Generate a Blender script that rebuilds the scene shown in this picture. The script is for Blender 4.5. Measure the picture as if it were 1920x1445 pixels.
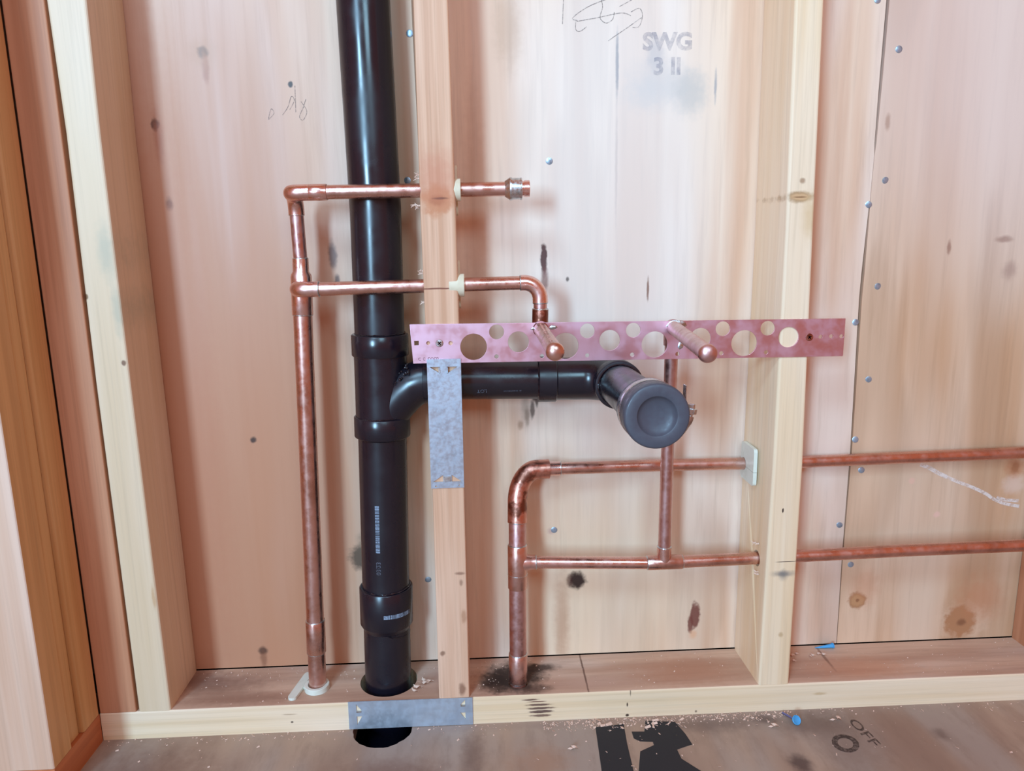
import bpy, bmesh, math, random
from mathutils import Vector, Matrix
random.seed(7)
PI = math.pi
sc = bpy.context.scene
C = sc.collection
for o in list(bpy.data.objects): bpy.data.objects.remove(o)

# ------------------------------------------------------------------ camera, world, lights, exposure
def mm(*p):
    if len(p) == 1: p = p[0]
    return Vector(p) * .001

cam = bpy.data.objects.new('camera', bpy.data.cameras.new('camera')); C.objects.link(cam)
right = Vector((0.99888, -0.04370, -0.01811)); fwd = Vector((0.03947, 0.98093, -0.19031)); up = Vector((0.02608, 0.18938, 0.98156))
R3 = Matrix((right, up, -fwd)).transposed()
cam.matrix_world = Matrix.Translation(mm(64.2, -851.7, 607.4)) @ R3.to_4x4()
cam.data.sensor_width = 36; cam.data.lens = 36 * 1384 / 1920; cam.data.clip_start = .01
sc.camera = cam

w = bpy.data.worlds.new('world'); sc.world = w; w.use_nodes = True
w.node_tree.nodes['Background'].inputs[0].default_value = (1.0, .36, .20, 1)
w.node_tree.nodes['Background'].inputs[1].default_value = .50

def area(name, loc, target, sx, sz, power, col):
    l = bpy.data.lights.new(name, 'AREA'); l.shape = 'RECTANGLE'; l.size = sx; l.size_y = sz; l.energy = power; l.color = col
    o = bpy.data.objects.new(name, l); C.objects.link(o); o.location = loc
    o.rotation_euler = (Vector(target) - Vector(loc)).to_track_quat('-Z', 'Y').to_euler()
    return o
area('window_light_key', (-1.55, -3.6, 1.25), (0, 0, .5), .5, 1.1, 126, (.39, .715, 1.0))
area('added_fill_light', (-.62, -1.55, 1.95), (.25, 0, .6), .6, .4, 23, (.39, .715, 1.0))  # added fill lamp, no window there; lifts the upper wall
area('added_near_light', (.42, -1.70, 1.50), (.28, 0, .78), .5, .5, 3.5, (.42, .78, 1.0)).data.spread = math.radians(100)  # added lamp that whitens the top centre of the plywood
vs = sc.view_settings
vs.view_transform = 'Standard'; vs.look = 'None'; vs.gamma = 1; vs.use_curve_mapping = False; vs.exposure = 0.0

# ------------------------------------------------------------------ node helpers
class NT:
    def __init__(s, name):
        s.m = bpy.data.materials.new(name); s.m.use_nodes = True; s.t = s.m.node_tree
        s.b = s.t.nodes['Principled BSDF']
    def n(s, typ, **kw):
        x = s.t.nodes.new(typ)
        for k, v in kw.items(): setattr(x, k, v)
        return x
    def l(s, a, b): s.t.links.new(a, b)
    def coord(s): return s.n('ShaderNodeTexCoord').outputs['Object']
    def mapping(s, vec, scale=(1, 1, 1), loc=(0, 0, 0), rot=(0, 0, 0)):
        x = s.n('ShaderNodeMapping'); s.l(vec, x.inputs[0])
        x.inputs['Scale'].default_value = scale; x.inputs['Location'].default_value = loc; x.inputs['Rotation'].default_value = rot
        return x.outputs[0]
    def noise(s, vec, scale, detail=3, rough=.55, dist=0):
        x = s.n('ShaderNodeTexNoise'); s.l(vec, x.inputs['Vector'])
        x.inputs['Scale'].default_value = scale; x.inputs['Detail'].default_value = detail
        x.inputs['Roughness'].default_value = rough; x.inputs['Distortion'].default_value = dist
        return x
    def rng(s, val, a, b, c=0, d=1, smooth=True):
        x = s.n('ShaderNodeMapRange'); x.clamp = True
        if smooth: x.interpolation_type = 'SMOOTHSTEP'
        s.l(val, x.inputs['Value'])
        for k, v in zip(('From Min', 'From Max', 'To Min', 'To Max'), (a, b, c, d)): x.inputs[k].default_value = v
        return x.outputs[0]
    def math(s, op, a, b=None):
        x = s.n('ShaderNodeMath', operation=op)
        for i, v in enumerate((a, b)):
            if v is None: continue
            if isinstance(v, (int, float)): x.inputs[i].default_value = v
            else: s.l(v, x.inputs[i])
        return x.outputs[0]
    def vmath(s, op, a, b):
        x = s.n('ShaderNodeVectorMath', operation=op)
        for i, v in enumerate((a, b)):
            if isinstance(v, tuple): x.inputs[i].default_value = v
            else: s.l(v, x.inputs[i])
        return x.outputs['Value' if op == 'LENGTH' else 'Vector']
    def mix(s, fac, a, b, mode='MIX'):
        x = s.n('ShaderNodeMix', data_type='RGBA', blend_type=mode)
        for i, v in zip((0, 6, 7), (fac, a, b)):
            if isinstance(v, (int, float)): x.inputs[i].default_value = v
            elif isinstance(v, tuple): x.inputs[i].default_value = v if len(v) == 4 else (*v, 1)
            else: s.l(v, x.inputs[i])
        return x.outputs[2]
    def bump(s, h, strength=.3, dist=.001):
        x = s.n('ShaderNodeBump'); x.inputs['Strength'].default_value = strength; x.inputs['Distance'].default_value = dist
        s.l(h, x.inputs['Height']); s.l(x.outputs[0], s.b.inputs['Normal'])

def srgb(r, g, b):
    f = lambda c: ((c / 255 + .055) / 1.055) ** 2.4 if c > 10 else c / 255 / 12.92
    return (f(r), f(g), f(b))

def wood(name, light, dark, patch, axis='Z', gs=90, contour=0, cscale=5, ring=.35, marks=(), plane='XZ', rough=.5, spec=.4,
         bump=.25, seed=0, patch_amt=.7, speck=None, stretch=.05):
    """procedural timber: fine grain along axis, broad colour patches, ring bands, and marks (cx,cz,rx,rz,colour,strength,softness) in mm"""
    N = NT(name); co = N.coord()
    st = {'Z': (1, 1, stretch), 'X': (stretch, 1, 1), 'Y': (1, stretch, 1)}[axis]
    off = (seed * 1.37, seed * .71, seed * 2.13)
    mp = N.mapping(co, st, off)
    fine = N.noise(mp, gs * 4, 4, .65).outputs['Fac']
    mid = N.noise(mp, gs, 3, .5, .3).outputs['Fac']
    st2 = tuple(.22 if v == stretch else 1 for v in st)
    mp2 = N.mapping(co, st2, off)
    big = N.noise(mp2, cscale, 3, .5, .6).outputs['Fac']
    big2 = N.noise(N.mapping(co, st2, (off[1] + 5, off[2], off[0])), cscale * 1.7, 2, .5, .2).outputs['Fac']
    col = N.mix(N.rng(mid, .3, .72), dark, light)
    col = N.mix(N.math('MULTIPLY', N.rng(big2, .45, .66), patch_amt), col, patch)
    if contour:
        sn = N.math('SINE', N.math('MULTIPLY', big, contour))
        col = N.mix(N.math('MULTIPLY', N.rng(sn, .1, 1), ring), col, tuple(c * .72 for c in dark))
    col = N.mix(N.math('MULTIPLY', N.rng(fine, .45, .75), .28), col, tuple(c * .62 for c in dark))
    if marks:
        wob = N.noise(co, 90, 3, .6)
        wv = N.vmath('SUBTRACT', wob.outputs['Color'], (.5, .5, .5))
        for (cx, cz, rx, rz, mc, ms, so) in marks:
            c = {'XZ': (cx, 0, cz), 'XY': (cx, cz, 0), 'YZ': (0, cx, cz)}[plane]
            k = {'XZ': (1 / rx, 0, 1 / rz), 'XY': (1 / rx, 1 / rz, 0), 'YZ': (0, 1 / rx, 1 / rz)}[plane]
            v = N.vmath('SUBTRACT', co, tuple(q * .001 for q in c))
            v = N.vmath('MULTIPLY', v, tuple(q * 1000 for q in k))
            if rx < 60 or rz < 60: v = N.vmath('ADD', v, N.vmath('MULTIPLY', wv, (1.1, 1.1, 1.1) if plane == 'XYZ' else tuple(1.1 if q else 0 for q in k)))
            f = N.rng(N.vmath('LENGTH', v, (0, 0, 0)), 1 + so, 1 - so, 0, ms)
            col = N.mix(f, col, mc)
    if speck:
        sp = N.noise(co, 260, 4, .75).outputs['Fac']
        col = N.mix(N.rng(sp, .66, .72), col, speck)
    N.l(col, N.b.inputs['Base Color'])
    N.l(N.rng(mid, .2, .8, rough - .07, rough + .1), N.b.inputs['Roughness'])
    N.b.inputs['Specular IOR Level'].default_value = spec
    N.bump(N.math('ADD', N.math('MULTIPLY', fine, .5), mid), bump, .0006)
    return N.m

def plain(name, col, rough=.4, metal=0, spec=.5, nscale=0, ncol=None, namt=.5, bump=0, coat=0, nr=(.45, .7)):
    N = NT(name); co = N.coord()
    N.b.inputs['Roughness'].default_value = rough; N.b.inputs['Metallic'].default_value = metal
    N.b.inputs['Specular IOR Level'].default_value = spec; N.b.inputs['Coat Weight'].default_value = coat
    N.b.inputs['Coat Roughness'].default_value = .12
    if nscale:
        n = N.noise(co, nscale, 4, .6)
        N.l(N.mix(N.math('MULTIPLY', N.rng(n.outputs['Fac'], *nr), namt), col, ncol or tuple(c * .5 for c in col)), N.b.inputs['Base Color'])
        n2 = N.noise(co, nscale * 3, 3, .6)
        N.l(N.rng(n2.outputs['Fac'], .3, .7, max(rough - .08, .03), rough + .12), N.b.inputs['Roughness'])
        if bump: N.bump(n2.outputs['Fac'], bump, .0006)
    else: N.b.inputs['Base Color'].default_value = (*col, 1)
    return N.m

def ink(name, col, alpha, nscale=300, lo=.35, hi=.6):
    N = NT(name); co = N.coord()
    N.b.inputs['Base Color'].default_value = (*col, 1); N.b.inputs['Roughness'].default_value = .7
    n = N.noise(co, nscale, 3, .7).outputs['Fac']
    N.l(N.rng(n, lo, hi, alpha * .25, alpha), N.b.inputs['Alpha'])
    return N.m

# ------------------------------------------------------------------ object helpers
def new_obj(name, me, mat, parent=None, loc=None, smooth=False):
    o = bpy.data.objects.new(name, me); C.objects.link(o)
    if mat is not None and not me.materials: me.materials.append(mat)
    if smooth: me.shade_auto_smooth if False else [setattr(p, 'use_smooth', True) for p in me.polygons]
    if parent is not None: o.parent = parent; pl = wloc(parent); me.transform(Matrix.Translation(-pl))
    elif loc is not None: me.transform(Matrix.Translation(-mm(loc))); o.location = mm(loc)
    return o
def wloc(o):
    v = Vector(o.location)
    while o.parent: o = o.parent; v += o.location
    return v
def obj(name, bm, mat, parent=None, loc=None, smooth=False, sharp=40):
    bm.normal_update()
    bmesh.ops.recalc_face_normals(bm, faces=bm.faces)
    if smooth:
        for f in bm.faces: f.smooth = True
        for e in bm.edges:
            if len(e.link_faces) == 2 and e.calc_face_angle(0) > math.radians(sharp): e.smooth = False
    me = bpy.data.meshes.new(name); bm.to_mesh(me); bm.free()
    return new_obj(name, me, mat, parent, loc)
def tag(o, label=None, cat=None, group=None, kind=None):
    if label: o['label'] = label
    if cat: o['category'] = cat
    if group: o['group'] = group
    if kind: o['kind'] = kind
    return o
def thing(name, label, cat, loc, group=None):
    o = bpy.data.objects.new(name, None); C.objects.link(o); o.location = mm(loc); o.empty_display_size = .02
    return tag(o, label, cat, group)

def add_box(bm, x0, x1, y0, y1, z0, z1):
    v = [bm.verts.new(mm(x, y, z)) for z in (z0, z1) for y in (y0, y1) for x in (x0, x1)]
    return [bm.faces.new([v[i] for i in q]) for q in ((0, 1, 3, 2), (4, 6, 7, 5), (0, 4, 5, 1), (2, 3, 7, 6), (0, 2, 6, 4), (1, 5, 7, 3))]
def frames(pts):
    ts = []
    for i in range(len(pts)):
        a = pts[max(i - 1, 0)]; b = pts[min(i + 1, len(pts) - 1)]; ts.append((b - a).normalized())
    u = ts[0].orthogonal().normalized(); out = []
    for t in ts:
        u = (u - t * u.dot(t)).normalized(); out.append((t, u, t.cross(u)))
    return out
def add_tube(bm, pts, r, seg=28, cap=True):
    pts = [mm(p) for p in pts]; rs = r if isinstance(r, (list, tuple)) else [r] * len(pts)
    fr = frames(pts); rings = []
    for p, (t, u, v), rr in zip(pts, fr, rs):
        rings.append([bm.verts.new(p + (u * math.cos(2 * PI * k / seg) + v * math.sin(2 * PI * k / seg)) * rr * .001) for k in range(seg)])
    for a, b in zip(rings, rings[1:]):
        for k in range(seg): bm.faces.new((a[k], a[(k + 1) % seg], b[(k + 1) % seg], b[k]))
    if cap:
        bm.faces.new(rings[0][::-1]); bm.faces.new(rings[-1])
    return rings
def add_lathe(bm, o, d, prof, seg=40):
    """prof: list of (t along d, radius) in mm"""
    o = mm(o); d = Vector(d).normalized(); u = d.orthogonal().normalized(); v = d.cross(u); rings = []
    for t, r in prof:
        if r < .001: rings.append([bm.verts.new(o + d * t * .001)])
        else: rings.append([bm.verts.new(o + d * t * .001 + (u * math.cos(2 * PI * k / seg) + v * math.sin(2 * PI * k / seg)) * r * .001) for k in range(seg)])
    for a, b in zip(rings, rings[1:]):
        if len(a) == 1 and len(b) == 1: continue
        for k in range(seg):
            k2 = (k + 1) % seg
            if len(a) == 1: bm.faces.new((a[0], b[k2], b[k]))
            elif len(b) == 1: bm.faces.new((a[k], a[k2], b[0]))
            else: bm.faces.new((a[k], a[k2], b[k2], b[k]))
def arc(c, p0, p1, n=9):
    """quarter-ish arc from p0 to p1 with tangents meeting at the corner c"""
    c, p0, p1 = Vector(c), Vector(p0), Vector(p1); out = []
    for i in range(n + 1):
        a = (PI / 2) * i / n
        out.append(tuple(c + (p0 - c) * (1 - math.sin(a)) + (p1 - c) * (1 - math.cos(a))))
    return out
def lerp(a, b, t): return tuple(x + (y - x) * t for x, y in zip(a, b))

def plate(name, outer, holes, y0, th, mat, parent=None, loc=None, bev=0):
    """flat sheet in the XZ plane with holes; polygons are lists of (x,z) mm"""
    cu = bpy.data.curves.new(name, 'CURVE'); cu.dimensions = '2D'; cu.fill_mode = 'BOTH'; cu.extrude = th * .0005
    if bev: cu.bevel_depth = bev * .001; cu.offset = -bev * .001
    for poly in [outer] + holes:
        s = cu.splines.new('POLY'); s.points.add(len(poly) - 1); s.use_cyclic_u = True
        for i, (x, z) in enumerate(poly): s.points[i].co = (x * .001, z * .001, 0, 1)
    t = bpy.data.objects.new('tmp', cu); C.objects.link(t)
    me = bpy.data.meshes.new_from_object(t.evaluated_get(bpy.context.evaluated_depsgraph_get()))
    bpy.data.objects.remove(t); me.name = name
    me.transform(Matrix.Translation(mm(0, y0 + th / 2, 0)) @ Matrix.Rotation(PI / 2, 4, 'X'))
    me.materials.clear()
    return new_obj(name, me, mat, parent, loc)
def circ(cx, cz, r, n=28): return [(cx + r * math.cos(2 * PI * k / n), cz + r * math.sin(2 * PI * k / n)) for k in range(n)]

def boolean_cut(o, cutter_bm):
    me = bpy.data.meshes.new('cut'); bmesh.ops.recalc_face_normals(cutter_bm, faces=cutter_bm.faces); cutter_bm.to_mesh(me); cutter_bm.free()
    c = bpy.data.objects.new('cut', me); C.objects.link(c)
    md = o.modifiers.new('b', 'BOOLEAN'); md.operation = 'DIFFERENCE'; md.object = c; md.solver = 'EXACT'
    bpy.context.view_layer.update()
    res = bpy.data.meshes.new_from_object(o.evaluated_get(bpy.context.evaluated_depsgraph_get()))
    o.modifiers.clear(); res.name = o.data.name; o.data = res
    bpy.data.objects.remove(c)

def text(name, s, size, mat, parent, fn, bold=0, sx=1):
    """fn maps (u,v) mm of the flat lettering to a world point in mm"""
    cu = bpy.data.curves.new(name, 'FONT'); cu.body = s; cu.size = size * .001; cu.align_x = 'CENTER'; cu.align_y = 'CENTER'; cu.offset = bold * .001; cu.resolution_u = 4
    t = bpy.data.objects.new('tmp', cu); C.objects.link(t)
    me = bpy.data.meshes.new_from_object(t.evaluated_get(bpy.context.evaluated_depsgraph_get()))
    bpy.data.objects.remove(t); me.name = name; me.materials.clear()
    for v in me.vertices: v.co = mm(fn(v.co.x * 1000 * sx, v.co.y * 1000))
    return new_obj(name, me, mat, parent)
def strokes(name, lines, wd, mat, parent, fn):
    """pencil lines as flat ribbons; lines are lists of (u,v) mm"""
    bm = bmesh.new()
    for ln in lines:
        P = []
        n = len(ln)
        for i in range(n - 1):                       # Catmull-Rom
            p0, p1, p2, p3 = (Vector(ln[max(i - 1, 0)]), Vector(ln[i]), Vector(ln[i + 1]), Vector(ln[min(i + 2, n - 1)]))
            for k in range(6):
                t = k / 6
                P.append(.5 * ((2 * p1) + (p2 - p0) * t + (2 * p0 - 5 * p1 + 4 * p2 - p3) * t * t + (3 * p1 - p0 - 3 * p2 + p3) * t ** 3))
        P.append(Vector(ln[-1]))
        prev = None
        for i, p in enumerate(P):
            d = (P[min(i + 1, len(P) - 1)] - P[max(i - 1, 0)]).normalized(); q = Vector((-d.y, d.x)) * wd / 2
            a, b = p + q, p - q
            cur = (bm.verts.new(mm(fn(a.x, a.y))), bm.verts.new(mm(fn(b.x, b.y))))
            if prev: bm.faces.new((prev[0], cur[0], cur[1], prev[1]))
            prev = cur
    return obj(name, bm, mat, parent)

# ------------------------------------------------------------------ materials
W = (255, 255, 255)
K = srgb(52, 36, 32); GREY = srgb(150, 155, 165); PALE = srgb(238, 228, 224); BRN = srgb(120, 70, 45); RED = srgb(196, 110, 80)
CREAM = srgb(240, 225, 190)
sheath_marks = [
    (-270, 330, 170, 640, srgb(190, 130, 96), .88, .5), (235, 640, 120, 330, srgb(244, 234, 224), .55, .5), (230, 120, 120, 200, srgb(240, 216, 178), .35, .6),  # first mark: redder wood, also darkened for the weaker light at the left
    (-318, 753, 5, 7, K, .95, .35), (-316, 738, 5, 26, srgb(165, 100, 75), .6, .8), (-254, 833, 6, 7, K, .9, .4), (-253, 816, 4, 16, srgb(170, 110, 80), .7, .6),
    (-254, 833, 15, 15, srgb(190, 140, 105), .5, .7), (-155, 797, 3, 3.4, K, .95, .35), (-311, 661, 4, 7, BRN, .8, .6), (-235, 362, 3.5, 3.5, K, .9, .5),
    (-247, 63, 6, 5, K, .8, .5), (-247, 52, 4, 12, BRN, .6, .7), (-118, 596, 5, 14, srgb(90, 60, 55), .8, .5), (-114, 562, 3, 9, srgb(80, 50, 45), .8, .5),
    (-105, 195, 15, 17, srgb(88, 72, 58), .9, .4), (-98, 215, 10, 14, srgb(120, 100, 80), .6, .7),
    (145, 586, 4, 20, srgb(78, 36, 34), .95, .3), (146, 560, 4, 14, srgb(120, 70, 62), .7, .6), (278, 546, 1.6, 12, BRN, .8, .5), (175, 560, 2, 3, K, .8, .5),
    (187, 150, 11, 12, srgb(40, 14, 12), .97, .35), (176, 150, 4, 9, srgb(70, 26, 22), .7, .5),
    (352, 92, 6.5, 20, srgb(118, 62, 52), .93, .25), (346, 78, 4, 14, srgb(118, 62, 52), .9, .35), (350, 62, 5, 6, srgb(225, 170, 130), .7, .6),
    (165, 90, 9, 60, srgb(176, 118, 84), .5, .8),
    (131, 414, 3.6, 11, srgb(50, 38, 34), .9, .45), (134, 404, 2.2, 10, srgb(70, 54, 46), .85, .5), (128, 392, 3, 12, srgb(90, 74, 64), .85, .5), (121, 384, 3, 12, srgb(140, 116, 98), .7, .6), (119, 400, 5, 24, srgb(150, 128, 108), .5, .8), (137, 409, 5, 2.5, srgb(80, 65, 55), .7, .5),
    (112, 372, 3.4, 6, srgb(150, 110, 82), .6, .6), (152, 223, 5, 4, srgb(190, 150, 140), .6, .6),
    (288, 800, 30, 20, srgb(204, 196, 190), .42, .8), (325, 783, 20, 22, srgb(176, 176, 172), .5, .7), (276, 781, 26, 16, srgb(206, 200, 194), .45, .8),
    (283, 826, 10, 18, srgb(190, 182, 180), .5, .6),
    (236, 815, 1.8, 34, srgb(140, 140, 146), .7, .6), (357, 790, 1.6, 17, srgb(150, 150, 154), .7, .6), (236, 700, 1.4, 60, srgb(190, 170, 160), .4, .8),
    (60, 640, 13, 120, srgb(184, 138, 108), .40, .8), (105, 860, 14, 40, srgb(190, 150, 118), .5, .8), (228, 440, 10, 26, srgb(176, 120, 92), .5, .8),
    (-310, 400, 30, 330, srgb(190, 120, 90), .35, .9),  # shadow band beside the left stud, painted into the plywood colour
]
right_marks = [
    (760, 860, 240, 260, srgb(240, 218, 208), .55, .6),  # panel top paled: sheen and haze put into the colour
    (549, 773, 7, 6, srgb(196, 150, 140), .75, .5), (552, 792, 5, 8, srgb(205, 165, 150), .5, .6),
    (516, 368, 3.4, 36, srgb(122, 66, 52), .9, .3), (583, 104, 12, 12, srgb(165, 112, 72), .9, .25), (583, 104, 9, 9, srgb(196, 148, 104), .8, .3), (583, 104, 2.5, 2.5, srgb(130, 86, 56), .8, .5), (592, 122, 18, 22, srgb(196, 118, 76), .35, .8),
    (739, 66, 36, 26, srgb(226, 190, 160), .6, .4), (735, 66, 22, 25, srgb(178, 122, 82), .92, .25), (737, 64, 6, 5, srgb(130, 84, 58), .8, .6), (762, 100, 30, 30, srgb(196, 124, 86), .5, .8),
    (539, 104, 4, 3, srgb(130, 90, 74), .8, .5), (538, 270, 8, 34, srgb(224, 190, 168), .55, .7),
    (790, 292, 14, 16, srgb(190, 120, 80), .6, .5), (790, 292, 6, 8, srgb(160, 96, 62), .7, .5), (790, 268, 14, 12, srgb(232, 200, 180), .6, .6),
    (646, 278, 4, 4, srgb(232, 184, 160), .8, .5), (686, 228, 4, 4, srgb(236, 190, 170), .8, .5),
    (575, 745, 3, 9, srgb(170, 128, 106), .6, .6), (668, 590, 2.4, 8, srgb(150, 104, 86), .7, .6),
    (740, 600, 10, 4, srgb(150, 110, 96), .6, .6), (752, 560, 9, 10, srgb(160, 124, 112), .5, .7),
]
M = {}
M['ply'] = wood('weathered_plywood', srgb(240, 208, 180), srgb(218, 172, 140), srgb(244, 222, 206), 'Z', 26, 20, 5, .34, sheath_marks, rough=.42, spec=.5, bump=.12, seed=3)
M['ply2'] = wood('orange_plywood', srgb(228, 190, 158), srgb(206, 158, 120), srgb(232, 204, 178), 'Z', 22, 26, 4.2, .32, right_marks, rough=.45, spec=.45, bump=.12, seed=9)
M['fir'] = wood('red_fir', srgb(232, 188, 156), srgb(208, 158, 124), srgb(236, 198, 170), 'Z', 120, 0, 6, .3,
    [(19, 655, 17, 16, srgb(198, 128, 84), .8, .35), (19, 655, 9, 6, srgb(176, 106, 68), .8, .4), (22, 657, 8, 1.2, srgb(80, 40, 28), .9, .5), (20, 680, 22, 26, srgb(198, 118, 86), .5, .8), (14, 557, 26, .9, srgb(120, 62, 44), .85, .5),
     (30, 208, 5, 2, srgb(130, 90, 70), .7, .6), (31, 196, 2, 4, srgb(130, 90, 70), .6, .6), (5, 101, 3, 3, srgb(110, 70, 50), .7, .5), (28, 50, 4, 8, srgb(120, 74, 52), .7, .5), (33, 150, 3, 8, srgb(170, 120, 88), .6, .6)],
    rough=.5, spec=.35, bump=.3, seed=1, stretch=.016)
M['pine'] = wood('yellow_pine', srgb(246, 220, 186), srgb(236, 202, 160), srgb(248, 226, 200), 'Z', 60, 0, 5, .2,
    [(431, 652, 15, 6, srgb(168, 128, 84), .85, .35), (431, 652, 11, 3.6, srgb(214, 172, 128), .9, .3), (431, 652, 8, .9, srgb(140, 100, 66), .8, .4), (433, 670, 3, 3, srgb(150, 110, 80), .7, .5),
     (431, 276, 1.1, 3, K, .95, .3), (440, 208, 15, .5, srgb(90, 76, 66), .9, .4), (436, 192, 12, 3.4, srgb(120, 116, 112), .75, .8), (436, 190, 5, 6, srgb(120, 116, 112), .6, .8), (445, 630, 9, 22, srgb(214, 178, 128), .6, .8), (437, 108, 3, 3, srgb(196, 160, 116), .7, .6)],
    rough=.45, spec=.35, bump=.18, seed=2, patch_amt=.5, stretch=.02)
M['pale'] = wood('pale_spruce', srgb(232, 208, 178), srgb(222, 194, 158), srgb(236, 214, 190), 'Z', 50, 0, 5, .2,
    [(-378, 556, 2.5, 3, srgb(120, 90, 60), .9, .4), (-345, 480, 2.6, 3, srgb(120, 84, 60), .9, .4), (-350, 605, 8, 26, srgb(176, 172, 148), .6, .8), (-345, 540, 5, 22, srgb(176, 172, 148), .6, .8), (-343, 190, 2, 14, srgb(196, 150, 104), .6, .6)],
    rough=.42, spec=.4, bump=.15, seed=4, patch_amt=.5, stretch=.02)
M['sillfront'] = wood('sill_front_pine', srgb(246, 220, 186), srgb(234, 204, 164), srgb(248, 226, 200), 'X', 110, 0, 5, .2,
    [(115, 31, 10, 1.2, srgb(92, 60, 52), .9, .5), (122, 28, 11, .8, srgb(120, 84, 70), .9, .5), (126, 23.5, 16, 1.5, srgb(92, 64, 60), .9, .4), (128, 18.5, 16, 1.7, srgb(92, 64, 60), .9, .35), (128, 13.6, 15, 2.0, srgb(92, 64, 60), .92, .3), (128, 8, 13, 1.8, srgb(112, 82, 70), .9, .35),
     (-189, 14, 1.6, 1.2, K, .9, .5), (-192, 25, 8, .8, srgb(170, 140, 110), .6, .6), (240, 18, 1, 3, K, .9, .4), (240, 3, 2.4, 1.8, K, .95, .3), (244, 36, .7, 6, K, .7, .5), (330, 4, 1.5, 1.5, K, .7, .5), (493, 22, 8, 2, srgb(196, 162, 116), .6, .6)],
    rough=.45, spec=.35, bump=.22, seed=5, stretch=.012)
M['silltop'] = wood('dirty_sill_top', srgb(214, 178, 152), srgb(188, 148, 124), srgb(216, 190, 172), 'X', 40, 0, 9, .3,
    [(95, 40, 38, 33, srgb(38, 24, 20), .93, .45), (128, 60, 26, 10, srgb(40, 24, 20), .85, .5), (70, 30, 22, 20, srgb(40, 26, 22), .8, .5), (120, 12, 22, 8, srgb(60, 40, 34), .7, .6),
     (-300, 50, 60, 22, srgb(110, 74, 60), .55, .8), (-260, 18, 60, 12, srgb(128, 88, 70), .5, .8), (-350, 70, 40, 20, srgb(98, 56, 46), .6, .8), (-10, 50, 30, 30, srgb(210, 168, 150), .5, .8),
     (200, 20, 50, 12, srgb(196, 160, 140), .6, .7), (190, 50, 1.2, 60, srgb(90, 56, 44), .8, .6), (330, 40, 60, 30, srgb(180, 120, 88), .5, .8), (560, 30, 60, 22, srgb(200, 134, 98), .5, .8), (525, 58, 2, 26, srgb(110, 70, 52), .6, .6)],
    'XY', rough=.6, spec=.3, bump=.4, seed=6, speck=srgb(222, 190, 172), stretch=.08)
M['floor'] = wood('dirty_subfloor', srgb(182, 156, 134), srgb(152, 124, 106), srgb(172, 158, 146), 'Y', 14, 0, 7, .3,
    [(340, -20, 60, 14, srgb(110, 92, 84), .6, .8), (180, -6, 400, 8, srgb(160, 138, 126), .5, .8), (470, -30, 40, 20, srgb(96, 76, 66), .5, .8), (426, -100, 12, 14, srgb(70, 52, 50), .75, .6), (415, -16, 14, 8, srgb(82, 66, 62), .6, .8), (620, -60, 8, 10, srgb(90, 66, 56), .5, .8),
     (-350, -80, 70, 50, srgb(104, 66, 52), .5, .8), (-60, -90, 60, 26, srgb(112, 72, 56), .5, .8), (120, -80, 30, 30, srgb(172, 126, 94), .5, .8), (40, -60, 12, 40, srgb(90, 62, 54), .5, .8), (495, -66, 30, 60, srgb(108, 80, 64), .4, .9)],
    'XY', rough=.65, spec=.3, bump=.5, seed=8, speck=srgb(206, 176, 158), stretch=.3)
M['brown'] = wood('brown_corner_stud', srgb(208, 148, 112), srgb(180, 118, 84), srgb(214, 158, 124), 'Z', 60, 0, 5, .2, rough=.5, seed=11, stretch=.02, bump=.2)
M['tan'] = wood('tan_side_stud', srgb(226, 178, 122), srgb(206, 154, 98), srgb(230, 186, 134), 'Z', 60, 0, 5, .2, rough=.5, seed=12, stretch=.02, bump=.2)
M['pinkish'] = wood('lit_end_stud', srgb(228, 196, 172), srgb(212, 172, 144), srgb(238, 214, 198), 'Z', 50, 0, 5, .2, rough=.45, seed=13, stretch=.02, bump=.2)
M['orange'] = wood('orange_plate', srgb(206, 128, 82), srgb(184, 104, 62), srgb(210, 134, 88), 'Y', 60, 0, 5, .2, rough=.5, seed=14, stretch=.03, bump=.2)
M['void'] = plain('dark_void', (.004, .003, .003), .9, spec=0)
M['copper'] = plain('tarnished_copper', srgb(224, 182, 170), .31, 1, nscale=28, ncol=srgb(184, 142, 126), namt=.7, bump=.03)
M['copper_new'] = plain('bright_copper', srgb(236, 198, 190), .27, 1, nscale=26, ncol=srgb(216, 166, 152), namt=.6, bump=.02)
M['copper_burnt'] = plain('flux_burnt_copper', srgb(216, 156, 138), .36, 1, nscale=60, ncol=srgb(110, 66, 50), namt=.85, bump=.25, nr=(.42, .6))
M['copper_dull'] = plain('dull_pink_copper', srgb(214, 176, 172), .38, 1, nscale=40, ncol=srgb(180, 124, 116), namt=.6, bump=.04)
M['bracket'] = plain('copper_plated_steel', srgb(228, 186, 200), .42, 1, nscale=14, ncol=srgb(222, 168, 176), namt=.6, bump=.01)
M['solder'] = plain('solder', srgb(210, 215, 218), .3, 1, nscale=120, ncol=srgb(150, 160, 160), namt=.6, bump=.2)
M['steel'] = plain('clamp_steel', srgb(200, 196, 196), .3, 1, nscale=120, ncol=srgb(150, 136, 130), namt=.6)
M['galv'] = plain('galvanised_steel', srgb(196, 210, 224), .42, .7, nscale=30, ncol=srgb(180, 196, 214), namt=.6, bump=.03)
M['galv2'] = plain('scuffed_galvanised_steel', srgb(192, 200, 212), .42, .8, nscale=60, ncol=srgb(176, 188, 202), namt=.6, bump=.2)
M['zinc'] = plain('zinc_nail', srgb(176, 196, 212), .35, .7, nscale=200, ncol=srgb(120, 136, 150), namt=.5)
M['abs'] = plain('black_abs_plastic', srgb(17, 17, 29), .27, 0, .7, nscale=5, ncol=srgb(19, 16, 23), namt=.5)
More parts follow.
